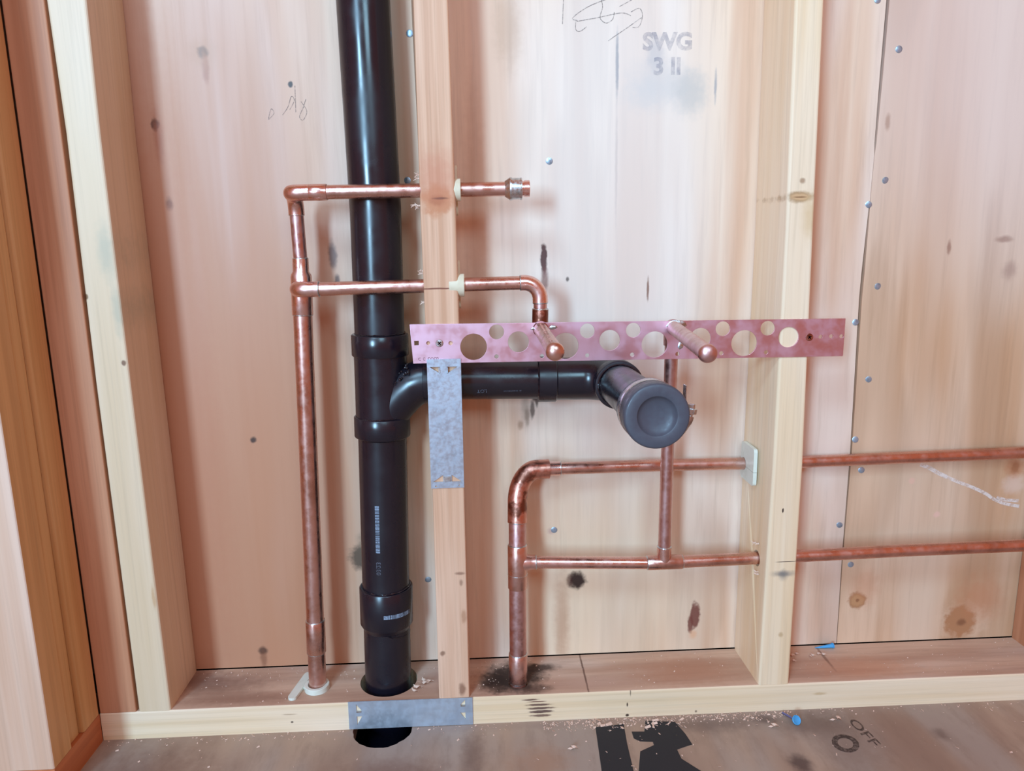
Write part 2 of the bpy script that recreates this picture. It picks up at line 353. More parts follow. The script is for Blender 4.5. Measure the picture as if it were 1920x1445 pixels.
M['abs_dull'] = plain('black_abs_fitting', srgb(19, 18, 30), .28, 0, .65, nscale=6, ncol=srgb(22, 19, 24), namt=.5, bump=.01)
M['abs_glue'] = plain('smeared_solvent_cement', srgb(30, 24, 30), .12, 0, .7, nscale=120, ncol=srgb(52, 44, 50), namt=.6, bump=.8)
M['rubber'] = plain('dark_grey_rubber', srgb(76, 78, 88), .42, 0, .5, nscale=60, ncol=srgb(70, 72, 82), namt=.4)
M['white'] = plain('white_plastic', srgb(226, 228, 214), .4, 0, .4, nscale=60, ncol=srgb(206, 206, 188), namt=.5)
M['cream'] = plain('cream_plastic', srgb(228, 216, 188), .45, 0, .4, nscale=60, ncol=srgb(206, 190, 158), namt=.5)
M['blue'] = plain('blue_plastic', srgb(70, 160, 215), .4, 0, .5, nscale=200, ncol=srgb(90, 175, 225), namt=.5)
M['shaving'] = plain('wood_shavings', srgb(236, 206, 186), .6, 0, .3, nscale=200, ncol=srgb(206, 160, 136), namt=.7)
M['pencil'] = ink('pencil_marks', srgb(110, 106, 106), .55, 500)
M['stamp'] = ink('faded_blue_stamp', srgb(130, 136, 160), .34, 110, .3, .75)
M['floorpaint'] = ink('worn_black_paint', srgb(36, 36, 40), 1.0, 130, .22, .36)
M['floorink'] = ink('faint_floor_lettering', srgb(50, 36, 34), .62, 200, .3, .6)
M['white_ink'] = ink('white_print', srgb(150, 168, 190), .8, 500, .3, .5)
M['grey_ink'] = ink('grey_print', srgb(110, 112, 124), .7, 700, .35, .55)

# ------------------------------------------------------------------ setting: back wall, floor, left wall
def seam_x(z): # x of the joint between the two panels
    pts = [(30, 557.5), (173, 557), (319, 558.5), (527, 556.5), (700, 561), (886, 564), (1500, 569)]
    for (a, b), (c, d) in zip(pts, pts[1:]):
        if z <= c: return b + (d - b) * max(0, (z - a)) / (c - a)
    return pts[-1][1]
def seam_gap(z):
    pts = [(30, 1.0), (150, 1.6), (300, 2.4), (450, 3.4), (560, 4.2), (640, 1.8), (652, .5), (705, .5), (720, 2.5), (800, 4), (900, 4), (1500, 4)]
    for (a, b), (c, d) in zip(pts, pts[1:]):
        if z <= c: return b + (d - b) * (z - a) / (c - a)
    return 4
bm = bmesh.new(); add_box(bm, -527, 1300, 104, 110, -20, 1500)
wall = tag(obj('wall_back', bm, M['void'], None, (0, 0, 0)), 'black sheet added behind the plywood sheathing, standing in for the dark of its gaps', kind='structure')  # near-black sheet placed so the panel gaps look dark
zs = [39.4, 60, 100, 150, 173, 230, 319, 400, 470, 527, 560, 600, 640, 652, 680, 705, 720, 760, 800, 886, 1000, 1500]
def panel(name, x_left, x_right, mat):
    bm = bmesh.new(); cols = []
    for z in zs:
        xl = x_left(z); xr = x_right(z)
        cols.append([bm.verts.new(mm(x, y, z)) for x, y in ((xl, 89), (xr, 89), (xr, 101), (xl, 101))])
    for a, b in zip(cols, cols[1:]):
        for i in range(4): bm.faces.new((a[i], a[(i + 1) % 4], b[(i + 1) % 4], b[i]))
    bm.faces.new(cols[0]); bm.faces.new(cols[-1][::-1])
    return obj(name, bm, mat, wall)
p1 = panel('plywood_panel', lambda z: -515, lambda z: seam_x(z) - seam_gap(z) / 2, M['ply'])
p1['label'] = 'weathered plywood panel behind the pipes with knots and a faded stamp'
p2 = panel('plywood_panel', lambda z: seam_x(z) + seam_gap(z) / 2, lambda z: 1300, M['ply2'])
p2['label'] = 'orange plywood panel at the right of the open joint'
FZ = lambda u, v: (u, 88.7, v)
for nm, s, sz, cx, cz, b in (('stamp_lettering', 'SWG', 27, 297, 840, 1.2), ('stamp_lettering', '3 II', 27, 297, 812, 1.0)):
    text(nm, s, sz, M['stamp'], p1, lambda u, v: (cx + u, 88.7, cz + v), b, 1.0)
strokes('pencil_scribble', [[(172, 895), (171, 880), (170, 861)], [(228, 890), (205, 882), (190, 874), (182, 867), (188, 865)],
    [(187, 864), (212, 868), (240, 873), (252, 870)], [(186, 864), (186, 855), (191, 853), (199, 858)], [(215, 892), (218, 880), (215, 868), (222, 862), (230, 866), (232, 874)],
    [(225, 842), (234, 848), (250, 858), (262, 866), (266, 868)], [(252, 874), (262, 878), (266, 870), (262, 858), (254, 857)], [(238, 880), (250, 886), (262, 893)]], .9, M['pencil'], p1, FZ)
strokes('pencil_scribble', [[(-184, 758), (-180, 769), (-177, 764), (-184, 757)], [(-167, 762), (-160, 771), (-155, 783), (-152, 778), (-158, 768)],
    [(-150, 795), (-151, 765)], [(-144, 777), (-138, 766), (-143, 756), (-147, 760), (-142, 770), (-138, 780)]], .8, M['pencil'], p1, FZ)
M['scrape'] = ink('pale_scraped_wood', srgb(244, 226, 214), .85, 160, .3, .6)
strokes('scrape_mark', [[(656, 301), (668, 296), (682, 288), (694, 282)]], 5.5, M['scrape'], p2, FZ)
strokes('scrape_mark', [[(694, 282), (712, 274), (734, 265), (752, 256), (764, 248), (780, 241), (802, 236)], [(768, 250), (782, 246), (800, 244)]], 4.6, M['scrape'], p2, FZ)
def nail(x, z, par):
    bm = bmesh.new(); ax = Vector((random.uniform(-.15, .15), -1, random.uniform(-.15, .15)))
    add_lathe(bm, (x, 89.5, z), ax, [(-2, 1.6), (0.2, 1.7), (.2, 4.2), (.9, 4.3), (1.3, 3.4), (1.5, 0)], 16)
    return obj('nail', bm, M['zinc'], par, smooth=True)
for x, z in ((153, 704.5), (-17, 159), (155.5, 224.5), (-11.5, 852), (-21.5, 684), (558, 646), (552, 497), (549.5, 217.5), (551, 886)): nail(x, z, p1)
for x, z in ((582, 830), (577.5, 675.5), (578, 543), (575, 420.6), (563, 338.6), (574.6, 295.4), (569.5, 158.6)): nail(x, z, p2)

# floor with the sawn hole that lets the drain through
cu_outer = [(-1700, -101 - 2400), (1500, -101 - 2400), (1500, 104), (-1700, 104)]
hole = []
for k in range(44):
    a = 2 * PI * k / 44; r = 38 + random.uniform(-.9, .9)
    hole.append((-75 + r * math.cos(a), (0 if math.sin(a) < 0 else 46) + r * math.sin(a)))
fl = plate('floor', cu_outer, [hole], -10, 20, M['floor'])
fl.data.transform(Matrix.Rotation(-PI / 2, 4, 'X')); fl.data.transform(Matrix.Translation(mm(0, 0, -10)))
tag(fl, 'dirty brown plywood subfloor with worn black stencil marks', kind='structure')
# ---- floor orientation fix: plate() builds in XZ; the rotation above lays it flat with (x,z)->(x,y)
def floor_poly(name, polys, mat, z=.25):
    bm = bmesh.new()
    for poly in polys: bm.faces.new([bm.verts.new(mm(x, y, z)) for x, y in poly])
    bmesh.ops.triangulate(bm, faces=bm.faces)
    return obj(name, bm, mat, fl)
floor_poly('stencilled_stroke', [[(196, -17), (214, -16), (233, -13), (230, -50), (228, -99), (226, -150), (186, -150), (191, -96)]], M['floorpaint'])
floor_poly('stencilled_stroke', [[(240, -29), (256, -30), (262, -9), (299, -14), (306, -38), (309, -58), (298, -62), (288, -66), (289, -82), (306, -104), (310, -150), (228, -150), (234, -99), (243, -66), (262, -56), (262, -50), (246, -48), (240, -42)]], M['floorpaint'])
text('floor_lettering', 'O', 44, M['floorink'], fl, lambda u, v: (494 + u * .8 + v * .5, -70 + v * .9 - u * .35, .25), 1.6)
text('floor_lettering', 'OFF', 30, M['floorink'], fl, lambda u, v: (527 + u * .12 + v * .6, -50 - u * .98 + v * .2, .25), .3)
bm = bmesh.new()
for q in ((-130, -18, -60, 100, -240, -232), (-136, -130, -60, 100, -240, -20.5), (-18, -12, -60, 100, -240, -20.5), (-136, -12, -66, -60, -240, -20.5), (-136, -12, 97, 103, -240, -20.5)): add_box(bm, *q)
tag(obj('floor_cavity', bm, M['void'], None, (-74, 20, -240)), 'black-walled box under the floor, standing in for the dark in the hole before the sill', kind='structure').name = 'black_floor_box_1'  # black walls put in so the hole stays dark

# ------------------------------------------------------------------ framing timbers
def timber(name, rings, mat, label, cat, holes=None, group=None, bev=1.6, side=None):
    """rings: list of (z,[4 (x,y) corners: front-left, front-right, back-right, back-left])"""
    bm = bmesh.new(); L = []
    for z, q in rings:
        P = []
        for i in range(4):
            c = Vector(q[i]); p = (Vector(q[i - 1]) - c).normalized() * bev; n = (Vector(q[(i + 1) % 4]) - c).normalized() * bev
            for k in range(4):
                t = PI / 2 * k / 3; P.append(c + p * (1 - math.sin(t)) + n * (1 - math.cos(t)))
        L.append([bm.verts.new(mm(v.x, v.y, z)) for v in P])
    for a, b in zip(L, L[1:]):
        for i in range(16): bm.faces.new((a[i], a[(i + 1) % 16], b[(i + 1) % 16], b[i]))
    bm.faces.new(L[0][::-1]); bm.faces.new(L[-1])
    x0 = sum(p[0] for p in rings[0][1]) / 4
    o = obj(name, bm, mat)
    if holes:
        cb = bmesh.new()
        for (p0, p1, r) in holes: add_tube(cb, [p0, p1], r, 32)
        boolean_cut(o, cb)
    tag(o, label, cat, group)
    return o
def rect(xl, xr, y0=0, y1=88.6, xbl=None, xbr=None): return [(xl, y0), (xr, y0), (xr if xbr is None else xbr, y1), (xl if xbl is None else xbl, y1)]
T = 1450
timber('wall_stud', [(38, rect(-2, 36.8, 0, 88.6, -3, 36)), (316, rect(.4, 38.6, 0, 88.6, -2, 36)), (640, rect(-.6, 39, .3, 88.6, -6, 35)), (862, rect(1, 37.8, .6, 88.6, -8, 33)), (T, rect(0, 37, 1, 88.6, -9, 32))],
    M['fir'], 'reddish fir stud in the middle, bored through by pipes and crossed by the copper bracket', 'stud',
    holes=[((-30, 13, 666), (70, 13, 666.5), 12.6), ((-30, 12.2, 558.8), (70, 12.2, 559.8), 10.9), ((27, 12, 559.6), (60, 11, 560), 14.2), ((-40, 48, 442), (80, 48, 441), 27)], bev=1.8)
timber('wall_stud', [(38, rect(411.4, 451.6, 0, 88.6, 409.6, 450)), (335, rect(416, 453, 0, 88.6, 410, 451)), (616, rect(417, 449, 0, 88.6, 413, 450)), (860, rect(414, 446, 0, 88.6, 412, 449)), (T, rect(412, 446, 0, 88.6, 411, 449))],
    M['pine'], 'yellow pine stud right of the drain elbow with an oval knot near the top', 'stud',
    holes=[((380, 72, 315), (480, 72, 315), 9.4), ((380, 32, 199.4), (480, 30.5, 200.6), 10.5)], bev=3)
timber('wall_stud', [(38, rect(-378, -338.3)), (455, rect(-379.5, -340.3)), (731, rect(-377.5, -341)), (864, rect(-380, -339)), (T, rect(-380, -340))],
    M['pale'], 'pale cream stud left of the copper riser, brightly lit on its narrow front face', 'stud', bev=3)
timber('wall_stud', [(38, rect(-425.7, -381)), (450, rect(-425.7, -382)), (864, rect(-425.7, -382)), (T, rect(-425.7, -382))],
    M['brown'], 'brown corner stud squeezed between the cream stud and the left wall', 'stud', bev=1.5)
timber('wall_stud', [(38, rect(813, 851)), (T, rect(818, 856))], M['brown'], 'reddish stud cut off at the right edge of the picture', 'stud',
    holes=[((790, 74, 318.2), (880, 74, 319.5), 10.5), ((790, 32, 204), (880, 32, 204.5), 10.5)])
# left wall studs and plate
def ytimber(name, y0, y1, mat, label, x0=-515, x1=-426, z0=38, z1=T):
    bm = bmesh.new(); add_box(bm, x0, x1, y0, y1, z0, z1)
    es = [e for e in bm.edges if abs((e.verts[0].co - e.verts[1].co).normalized().z) > .9]
    bmesh.ops.bevel(bm, geom=es, offset=.0025, segments=3, profile=.5, affect='EDGES')
    return tag(obj(name, bm, mat), label, 'stud')
ytimber('wall_stud', -37, -.5, M['tan'], 'tan stud of the left wall standing in the corner')
s2 = ytimber('wall_stud', -100, -63, M['tan'], 'end stud of the left wall with its near face coloured pinkish white for the light it faces')
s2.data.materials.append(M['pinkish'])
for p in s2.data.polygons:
    if p.normal.y < -.5: p.material_index = 1  # near face takes a paler wood, its light put into the colour
ytimber('gap_filler_block', -62.5, -37.5, M['tan'], 'recessed block added between the two left wall studs to lighten their gap', -515, -431)['category'] = 'block'  # filler added so the gap does not go black
bm = bmesh.new(); add_box(bm, -515, -426, -100, -.5, 0, 37.6); 
tag(obj('bottom_plate', bm, M['orange']), 'orange brown bottom plate of the left wall running towards the camera', 'plate')
bm = bmesh.new(); add_box(bm, -527, -515.5, -100, 88, 0, T)
tag(obj('wall_left', bm, M['brown'], None, (0, 0, 0)), 'plywood sheathing behind the left wall studs', kind='structure')

# back wall bottom plate (sill) with bored holes; top face dirty, front clean
bm = bmesh.new(); add_box(bm, -425.6, 1250, 0, 88, 0, 38)
es = [e for e in bm.edges if abs((e.verts[0].co - e.verts[1].co).normalized().x) > .9 and e.verts[0].co.y < .01 and e.verts[0].co.z > .03]
bmesh.ops.bevel(bm, geom=es, offset=.0025, segments=3, profile=.5, affect='EDGES')
sill = obj('bottom_plate', bm, M['sillfront'])
cb = bmesh.new()
add_tube(cb, [(-71, 46.5, -20), (-71, 46.5, 60)], 37.5, 48)
add_tube(cb, [(-163, 34, -20), (-163, 34, 60)], 12.2, 32)
add_tube(cb, [(100.5, 27, -20), (100.5, 27, 60)], 12.6, 32)
boolean_cut(sill, cb)
sill.data.materials.clear(); sill.data.materials.append(M['sillfront']); sill.data.materials.append(M['silltop'])
for p in sill.data.polygons: p.material_index = 1 if p.normal.z > .9 else 0
tag(sill, 'long bottom plate of the back wall, clean yellow front edge and grimy brown top', 'plate')

# ------------------------------------------------------------------ plumbing helpers
def unit(a, b): return (Vector(b) - Vector(a)).normalized()
def ring_at(root, p, d, r, name='solder_ring'):
    bm = bmesh.new(); add_lathe(bm, p, d, [(-1.1, r - .6), (-.8, r + .35), (0, r + .75), (.9, r + .3), (1.2, r - .6)], 28)
    return obj(name, bm, M['solder'], root, smooth=True, sharp=80)
def pipe(root, pts, r, mat='copper', name='pipe'):
    bm = bmesh.new(); add_tube(bm, pts, r, 32); return obj(name, bm, M[mat], root, smooth=True)
def sleeve(root, a, b, r, mat='copper_new', rings=(1, 1), name='coupling', t=1.15):
    a, b = Vector(a), Vector(b); d = (b - a).normalized(); L = (b - a).length
    bm = bmesh.new(); add_lathe(bm, a, d, [(0, r - .3), (0, r + t - .3), (.5, r + t), (L - .5, r + t), (L, r + t - .3), (L, r - .3)], 32)
    o = obj(name, bm, M[mat], root, smooth=True)
    if rings[0]: ring_at(root, tuple(a), d, r + .4)
    if rings[1]: ring_at(root, tuple(b), d, r + .4)
    return o
def elbow(root, a, c, b, r, mat='copper_new', bend=1.0, name='elbow', rings=(1, 1), n=12):
    """fitting from a via corner c to b; bend = length of the curved part on each leg as a fraction"""
    p0 = lerp(c, a, bend); p1 = lerp(c, b, bend)
    pts = ([a] if bend < .97 else []) + arc(c, p0, p1, n) + ([b] if bend < .97 else [])
    rr = r + 1.1
    bm = bmesh.new(); add_tube(bm, pts, rr, 32); o = obj(name, bm, M[mat], root, smooth=True)
    if rings[0]: ring_at(root, a, unit(c, a), rr - .6)
    if rings[1]: ring_at(root, b, unit(c, b), rr - .6)
    return o
def stub(root, a, b, r, mat, name='stub_out'):
    a, b = Vector(a), Vector(b); d = b - a; L = d.length
    prof = [(0, r)] + [(L - 14, r), (L - 12, r + .5), (L - 7, r + .9)]
    for k in range(1, 8):
        t = PI / 2 * k / 7; prof.append((L - 6 + 6 * math.sin(t), (r + .9) * math.cos(t) if k < 7 else 0))
    bm = bmesh.new(); add_lathe(bm, a, d, prof, 36); return obj(name, bm, M[mat], root, smooth=True, sharp=60)

# ------------------------------------------------------------------ left copper line
L = thing('copper_water_line', 'left copper water line: tall riser with two branches through the middle stud and one capped stub', 'pipe', (-163, 34, -5))
def rx(z): # riser axis
    t = (z + 5) / 550; return (-163.5 + 15.5 * t, 34 + 6 * t, z)
pipe(L, [rx(-5), rx(89)], 11.1, 'copper'); sleeve(L, rx(90), rx(134), 11.1, 'copper', (1, 1))
pipe(L, [rx(130), rx(528)], 11.1, 'copper')
sleeve(L, rx(527), rx(572), 11.1, 'copper_new', (1, 0), 'tee')
bm = bmesh.new(); a = rx(571)
add_lathe(bm, a, unit(rx(571), rx(600)), [(0, 12.3), (3, 11.8), (7, 9.4), (22, 9.2), (22.3, 8)], 32); obj('reducer', bm, M['copper_new'], L, smooth=True)
ring_at(L, rx(593), (0, 0, 1), 8.5)
top = (-146.5, 38, 666.5)
pipe(L, [rx(592), (-147, 39, 645)], 7.95, 'copper_dull'); ring_at(L, (-147, 39, 643), (0, 0, 1), 8.4)
# top corner: up, forward, right
elbow(L, (-147, 39, 643), (-146.5, 38.5, 666.3), (-146, 22, 666.3), 7.95, 'copper_new', 1, rings=(0, 0), name='elbow')
elbow(L, (-146, 24, 666.3), (-146, 12.5, 666.3), (-124, 12.5, 666.4), 7.95, 'copper_new', .52, rings=(0, 0), name='elbow')
sleeve(L, (-125, 12.5, 666.4), (-105, 12.5, 666.5), 7.95, 'copper_new', (0, 0), 'fitting_socket')
pipe(L, [(-124, 12.5, 666.4), (104, 12.5, 667)], 7.95, 'copper', 'branch_pipe')
# second branch out of the tee
elbow(L, (rx(559)[0], 32, 558.5), (-147.5, 10.5, 558.5), (-121, 10.8, 558.7), 7.95, 'copper_new', .52, rings=(0, 1), name='elbow')
pipe(L, [(-122, 10.8, 558.7), (113, 11.5, 561)], 7.95, 'copper', 'branch_pipe')
elbow(L, (111, 11.5, 561), (133.6, 11.5, 561.2), (133.8, 11.5, 537.5), 7.95, 'copper_new', .82, name='elbow')
pipe(L, [(133.8, 11.5, 538), (133.8, 11.5, 528)], 7.95, 'copper_dull', 'nipple')
elbow(L, (133.8, 11.5, 530), (133.2, 11.8, 508.2), (132.6, 1.2, 508.2), 8.4, 'copper_burnt', .55, rings=(1, 0), name='elbow')
stub(L, (132.6, 2, 508.2), (131.4, -187, 508), 7.95, 'copper', 'stub_out')
# push-on end cap of the top branch
bm = bmesh.new(); add_lathe(bm, (95, 12.5, 667), (1, 0, 0), [(0, 8), (0, 8.8), (4.5, 11.6), (5, 12.4), (6, 12.8), (8.4, 12.6), (8.8, 12), (17.5, 12), (18, 12.5), (19.2, 12.5), (19.6, 8)], 40)
e = obj('end_cap', bm, M['solder'], L, smooth=True); e['label'] = 'silver end cap on the top branch'
bm = bmesh.new(); add_lathe(bm, (114, 12.5, 667), (1, 0, 0), [(0, 8.6), (3, 8.6), (3.2, 9.2), (8.6, 9.3), (9.2, 8.6), (9.2, 7.6), (4, 7.2), (4, 0)], 36)
obj('release_collar', bm, M['copper_new'], e, smooth=True)

# ------------------------------------------------------------------ right copper line
Rr = thing('copper_water_line', 'right copper water line: riser with a sweeping elbow, two pipes through the right stud, and a capped stub', 'pipe', (100.5, 27, -5))
pipe(Rr, [(100, 26.5, -5), (100.5, 27, 42)], 10.6, 'copper_dull')
sleeve(Rr, (100.5, 27, 41), (101.1, 28, 80), 11.1, 'copper_new', (1, 1))
pipe(Rr, [(101.1, 28, 78), (102.3, 31, 172)], 11.1, 'copper_dull')
sleeve(Rr, (102.3, 31, 171), (103, 33, 228.5), 11.1, 'copper', (0, 1), 'tee', 1.4)
ring_at(Rr, (102.6, 31.8, 190), (0, 0, 1), 12.1, 'bead')
bm = bmesh.new(); add_lathe(bm, (103, 32, 205), (1, 0, -.012), [(0, 10.6), (13, 10.4), (16, 9.3), (22.5, 9.2), (23, 8)], 32); obj('branch_socket', bm, M['copper_new'], Rr, smooth=True)
ring_at(Rr, (126, 32, 204.6), (1, 0, 0), 8.6)
pipe(Rr, [(103, 33, 227), (103.6, 38, 256), (104.2, 43, 277)], 11.1, 'copper_dull'); ring_at(Rr, (103.7, 38.5, 258), (0, .1, 1), 11.6)
elbow(Rr, (103.6, 38.2, 257), (105.5, 52, 321.5), (146, 56, 321), 11.3, 'copper_burnt', .60, rings=(0, 0), name='elbow', n=16)
bm = bmesh.new(); add_lathe(bm, (141, 56, 321), unit((141, 56, 321), (300, 64, 319.2)), [(0, 12.3), (3, 10), (5, 9.4), (20, 9.2), (20.4, 8)], 32); obj('reducer', bm, M['copper_new'], Rr, smooth=True)
ring_at(Rr, (161, 57, 320.8), (1, 0, 0), 8.6)
pipe(Rr, [(158, 57, 320.8), (300, 65, 318.6), (404, 72, 315.2), (483, 73, 314.6), (625, 74, 316), (788, 74, 318), (1280, 74, 324)], 7.95, 'copper', 'upper_pipe')
pipe(Rr, [(124, 32, 204.6), (270, 29, 199.6)], 7.95, 'copper_new', 'lower_pipe')
sleeve(Rr, (269.4, 29, 199.8), (314.5, 29, 199.6), 7.95, 'copper', (1, 1), 'tee', 1.3)
pipe(Rr, [(313, 29, 199.6), (417, 32, 199.4), (470, 30.5, 201), (611, 31, 203.2), (770, 32, 204), (1280, 32, 206)], 7.95, 'copper', 'lower_pipe')
bm = bmesh.new(); add_lathe(bm, (291.2, 29, 201), (0, 0, 1), [(0, 8.8), (8, 9.2), (19.5, 9.3), (20, 8)], 32); obj('tee_branch', bm, M['copper_new'], Rr, smooth=True)
ring_at(Rr, (291.2, 29, 221), (0, 0, 1), 8.6)
pipe(Rr, [(291.2, 29, 219), (291.5, 27, 320), (291.6, 19, 440), (290.5, 14, 487)], 7.95, 'copper_dull', 'rising_pipe')
elbow(Rr, (290.5, 14, 484), (289.8, 12, 506), (289, 1.2, 506), 8.4, 'copper_dull', .55, rings=(0, 0), name='elbow')
stub(Rr, (289.2, 3, 506), (271.6, -192, 503.4), 8.1, 'copper_dull', 'stub_out')

# ------------------------------------------------------------------ black drain stack
D = thing('drain_stack', 'black plastic drain stack with a wye branch, elbow and stub pipe pointing at the camera', 'pipe', (-73, 46, -60))
def sx(z):
    pts = [(-210, -74, 46), (-60, -73.5, 47), (60, -71.5, 48), (246, -66.5, 50), (420, -61.5, 51.5), (500, -60, 52), (650, -57.5, 54), (900, -59.5, 55), (1440, -61, 56)]
    for p, q in zip(pts, pts[1:]):
        if z <= q[0]:
            t = (z - p[0]) / (q[0] - p[0]); return (p[1] + (q[1] - p[1]) * t, p[2] + (q[2] - p[2]) * t, z)
pipe(D, [sx(z) for z in (480, 560, 650, 780, 900, 1440)], 30.2, 'abs', 'vent_pipe')
pipe(D, [sx(z) for z in (170, 246, 330, 400)], 30.2, 'abs', 'stack_pipe')
pipe(D, [sx(z) for z in (-210, -60, 38, 130)], 30.2, 'abs', 'stack_pipe')
def hub(z0, z1, r, name, taper=0, mat='abs_dull'):
    a, b = sx(z0), sx(z1); Ln = (Vector(b) - Vector(a)).length
    bm = bmesh.new(); add_lathe(bm, a, unit(a, b), [(-taper, 30), (0, r - .8), (1, r), (Ln - 1.4, r), (Ln - .4, r - .8), (Ln, r - 2), (Ln, 29.8)], 48)
    return obj(name, bm, M[mat], D, smooth=True)
cp = hub(122, 173, 34.2, 'coupling', 7)
bm = bmesh.new(); a, b = sx(378), sx(498); add_tube(bm, [a, sx(430), b], 32.2, 48, cap=True)
wy = obj('wye_fitting', bm, M['abs_dull'], D, smooth=True)
hub(373, 399, 34.6, 'hub', 2).parent = D; hub(474.5, 501, 34.6, 'hub', 0)
# glue beads
def bead(p, d, r, name='glue_bead', th=.9):
    bm = bmesh.new(); n = 60; d = Vector(d).normalized(); u = d.orthogonal().normalized(); v = d.cross(u); R = []
    for k in range(n):
        a = 2 * PI * k / n; q = Vector(p) + (u * math.cos(a) + v * math.sin(a)) * r + d * random.uniform(-.6, .6); t = th * random.uniform(.5, 1.5)
        o = (u * math.cos(a) + v * math.sin(a)); R.append([bm.verts.new(mm(q + o * t * math.cos(s) + d * t * math.sin(s))) for s in (0, PI / 2, PI, 3 * PI / 2)])
    for k in range(n):
        for j in range(4): bm.faces.new((R[k][j], R[(k + 1) % n][j], R[(k + 1) % n][(j + 1) % 4], R[k][(j + 1) % 4]))
    return obj(name, bm, M['abs_glue'], D, smooth=True, sharp=85)
bead(sx(173.5), (0, 0, 1), 30.8); bead(sx(399.5), (0, 0, 1), 32.6, th=.7); bead(sx(502), (0, 0, 1), 30.6, th=.6); bead(sx(113), (.22, .1, 1), 30.6, th=.6)
# branch of the wye, sweeping into the horizontal arm
bm = bmesh.new()
add_tube(bm, [(-66, 50, 385), (-57, 49.5, 400), (-46, 49, 415), (-34, 48.5, 428), (-22, 48, 437), (-10, 47.8, 441.5), (-2, 47.8, 442.2)], [26.5, 27, 27.2, 27.2, 27.2, 27.2, 27.2], 40)
obj('wye_branch', bm, M['abs_dull'], wy, smooth=True)
bm = bmesh.new(); add_lathe(bm, (-8, 47.8, 442.2), (1, 0, -.01), [(0, 27), (.6, 28.6), (7, 28.8), (7.6, 27), (7.6, 24)], 40); obj('hub', bm, M['abs_dull'], wy, smooth=True)
bm = bmesh.new()
for k in range(70):
    a = random.uniform(.1, 1.35); t = random.uniform(0, 1); c = lerp((-46, 49, 417), (-16, 48, 440), t); nrm = Vector((-.6 + .3 * t, 0, .8)).normalized()
    q = Vector(c) + (nrm * math.cos(a - .5) + Vector((0, -1, 0)) * math.sin(a - .2)) * 26.8
    bmesh.ops.create_icosphere(bm, subdivisions=1, radius=random.uniform(.0009, .0022), matrix=Matrix.Translation(mm(q)))
tag(obj('glue_lumps', bm, M['abs_glue'], wy), kind='stuff')
pipe(D, [(-4, 47.8, 442.2), (70, 47.2, 441.2), (140, 46.6, 440)], 24.15, 'abs', 'arm_pipe')
bm = bmesh.new(); add_lathe(bm, (132.5, 46.7, 440.2), (1, -.008, -.016), [(0, 24), (0, 27.6), (.8, 28.3), (21.5, 28.3), (22.5, 27.4), (23, 26)], 44); obj('hub', bm, M['abs_dull'], D, smooth=True)
bead((132, 46.7, 440.2), (1, 0, 0), 24.6, th=.7)
bm = bmesh.new(); add_tube(bm, [(153, 46.6, 440)] + arc((225, 45.5, 439.5), (186, 46.2, 439.8), (225, 14, 439.5), 14) + [(225, 8, 439.5)], 26.2, 44)
el = obj('elbow', bm, M['abs_dull'], D, smooth=True)
bm = bmesh.new(); add_lathe(bm, (225, 16, 439.5), (0, -1, 0), [(0, 25), (.5, 27.6), (1.5, 28.8), (19, 29), (20, 28.3), (20.4, 26.5), (20.6, 24)], 48); obj('hub', bm, M['abs_dull'], el, smooth=True)
bead((225, -5, 439.5), (0, 1, 0), 25.2, th=.8)
pipe(D, [(225, 6, 439.5), (224.6, -175, 446.3)], 24.15, 'abs', 'trap_arm')
# prints on the drain
def cyl(zfun, ang, r):  # print running down the stack: u along -z, v around
    def f(u, v):
        c = sx(zfun - u); t = ang + v / r; return (c[0] + (r + .25) * math.sin(t), c[1] - (r + .25) * math.cos(t), zfun - u)
    return f
f = cyl(0, 0, 30.2)
bm = bmesh.new(); z = 291.0
cfn = lambda z, v: (sx(z)[0] + 30.45 * math.sin(-.17 + v / 30), sx(z)[1] - 30.45 * math.cos(-.17 + v / 30), z)
while z > 231:
    h = random.choice((.5, .8, 1.2, 1.8))
    if z > 288 or z < 236: h = 2.4
    bm.faces.new([bm.verts.new(mm(cfn(zz, v))) for zz, v in ((z, -2.6), (z, 2.6), (z - h, 2.6), (z - h, -2.6))]); z -= h + random.choice((.5, .7, 1.0))
obj('barcode', bm, M['white_ink'], D)
text('pipe_lettering', '03:23', 8, M['grey_ink'], D, lambda u, v: cfn(209 + u, v), .1)
text('pipe_lettering', 'LOT', 6.5, M['grey_ink'], D, lambda u, v: (63 - u, 47.2 - 24.4 * math.cos((-10 - v) / 24.15), 441.2 + 24.4 * math.sin((-10 - v) / 24.15)), .05)
text('pipe_lettering', '= ======', 5, M['grey_ink'], D, lambda u, v: (100 - u, 47 - 24.4 * math.cos((-10 - v) / 24.15), 440.7 + 24.4 * math.sin((-10 - v) / 24.15)), .05)
bm = bmesh.new(); t0, t1 = .02, 1.15; n = 26
def cpf(t, z): c = sx(z); return (c[0] + 34.5 * math.sin(t), c[1] - 34.5 * math.cos(t), z)
for k in range(n):
    t = t0 + (t1 - t0) * k / n; q = (t1 - t0) / n * random.choice((.45, .7, .95)); zb = 142.0 - 2.0 * (k / n); hh = 5.5 if k > 3 else 5
    bm.faces.new([bm.verts.new(mm(cpf(*p))) for p in ((t, zb), (t + q, zb), (t + q, zb + hh), (t, zb + hh))])
obj('printed_label', bm, M['white_ink'], cp)

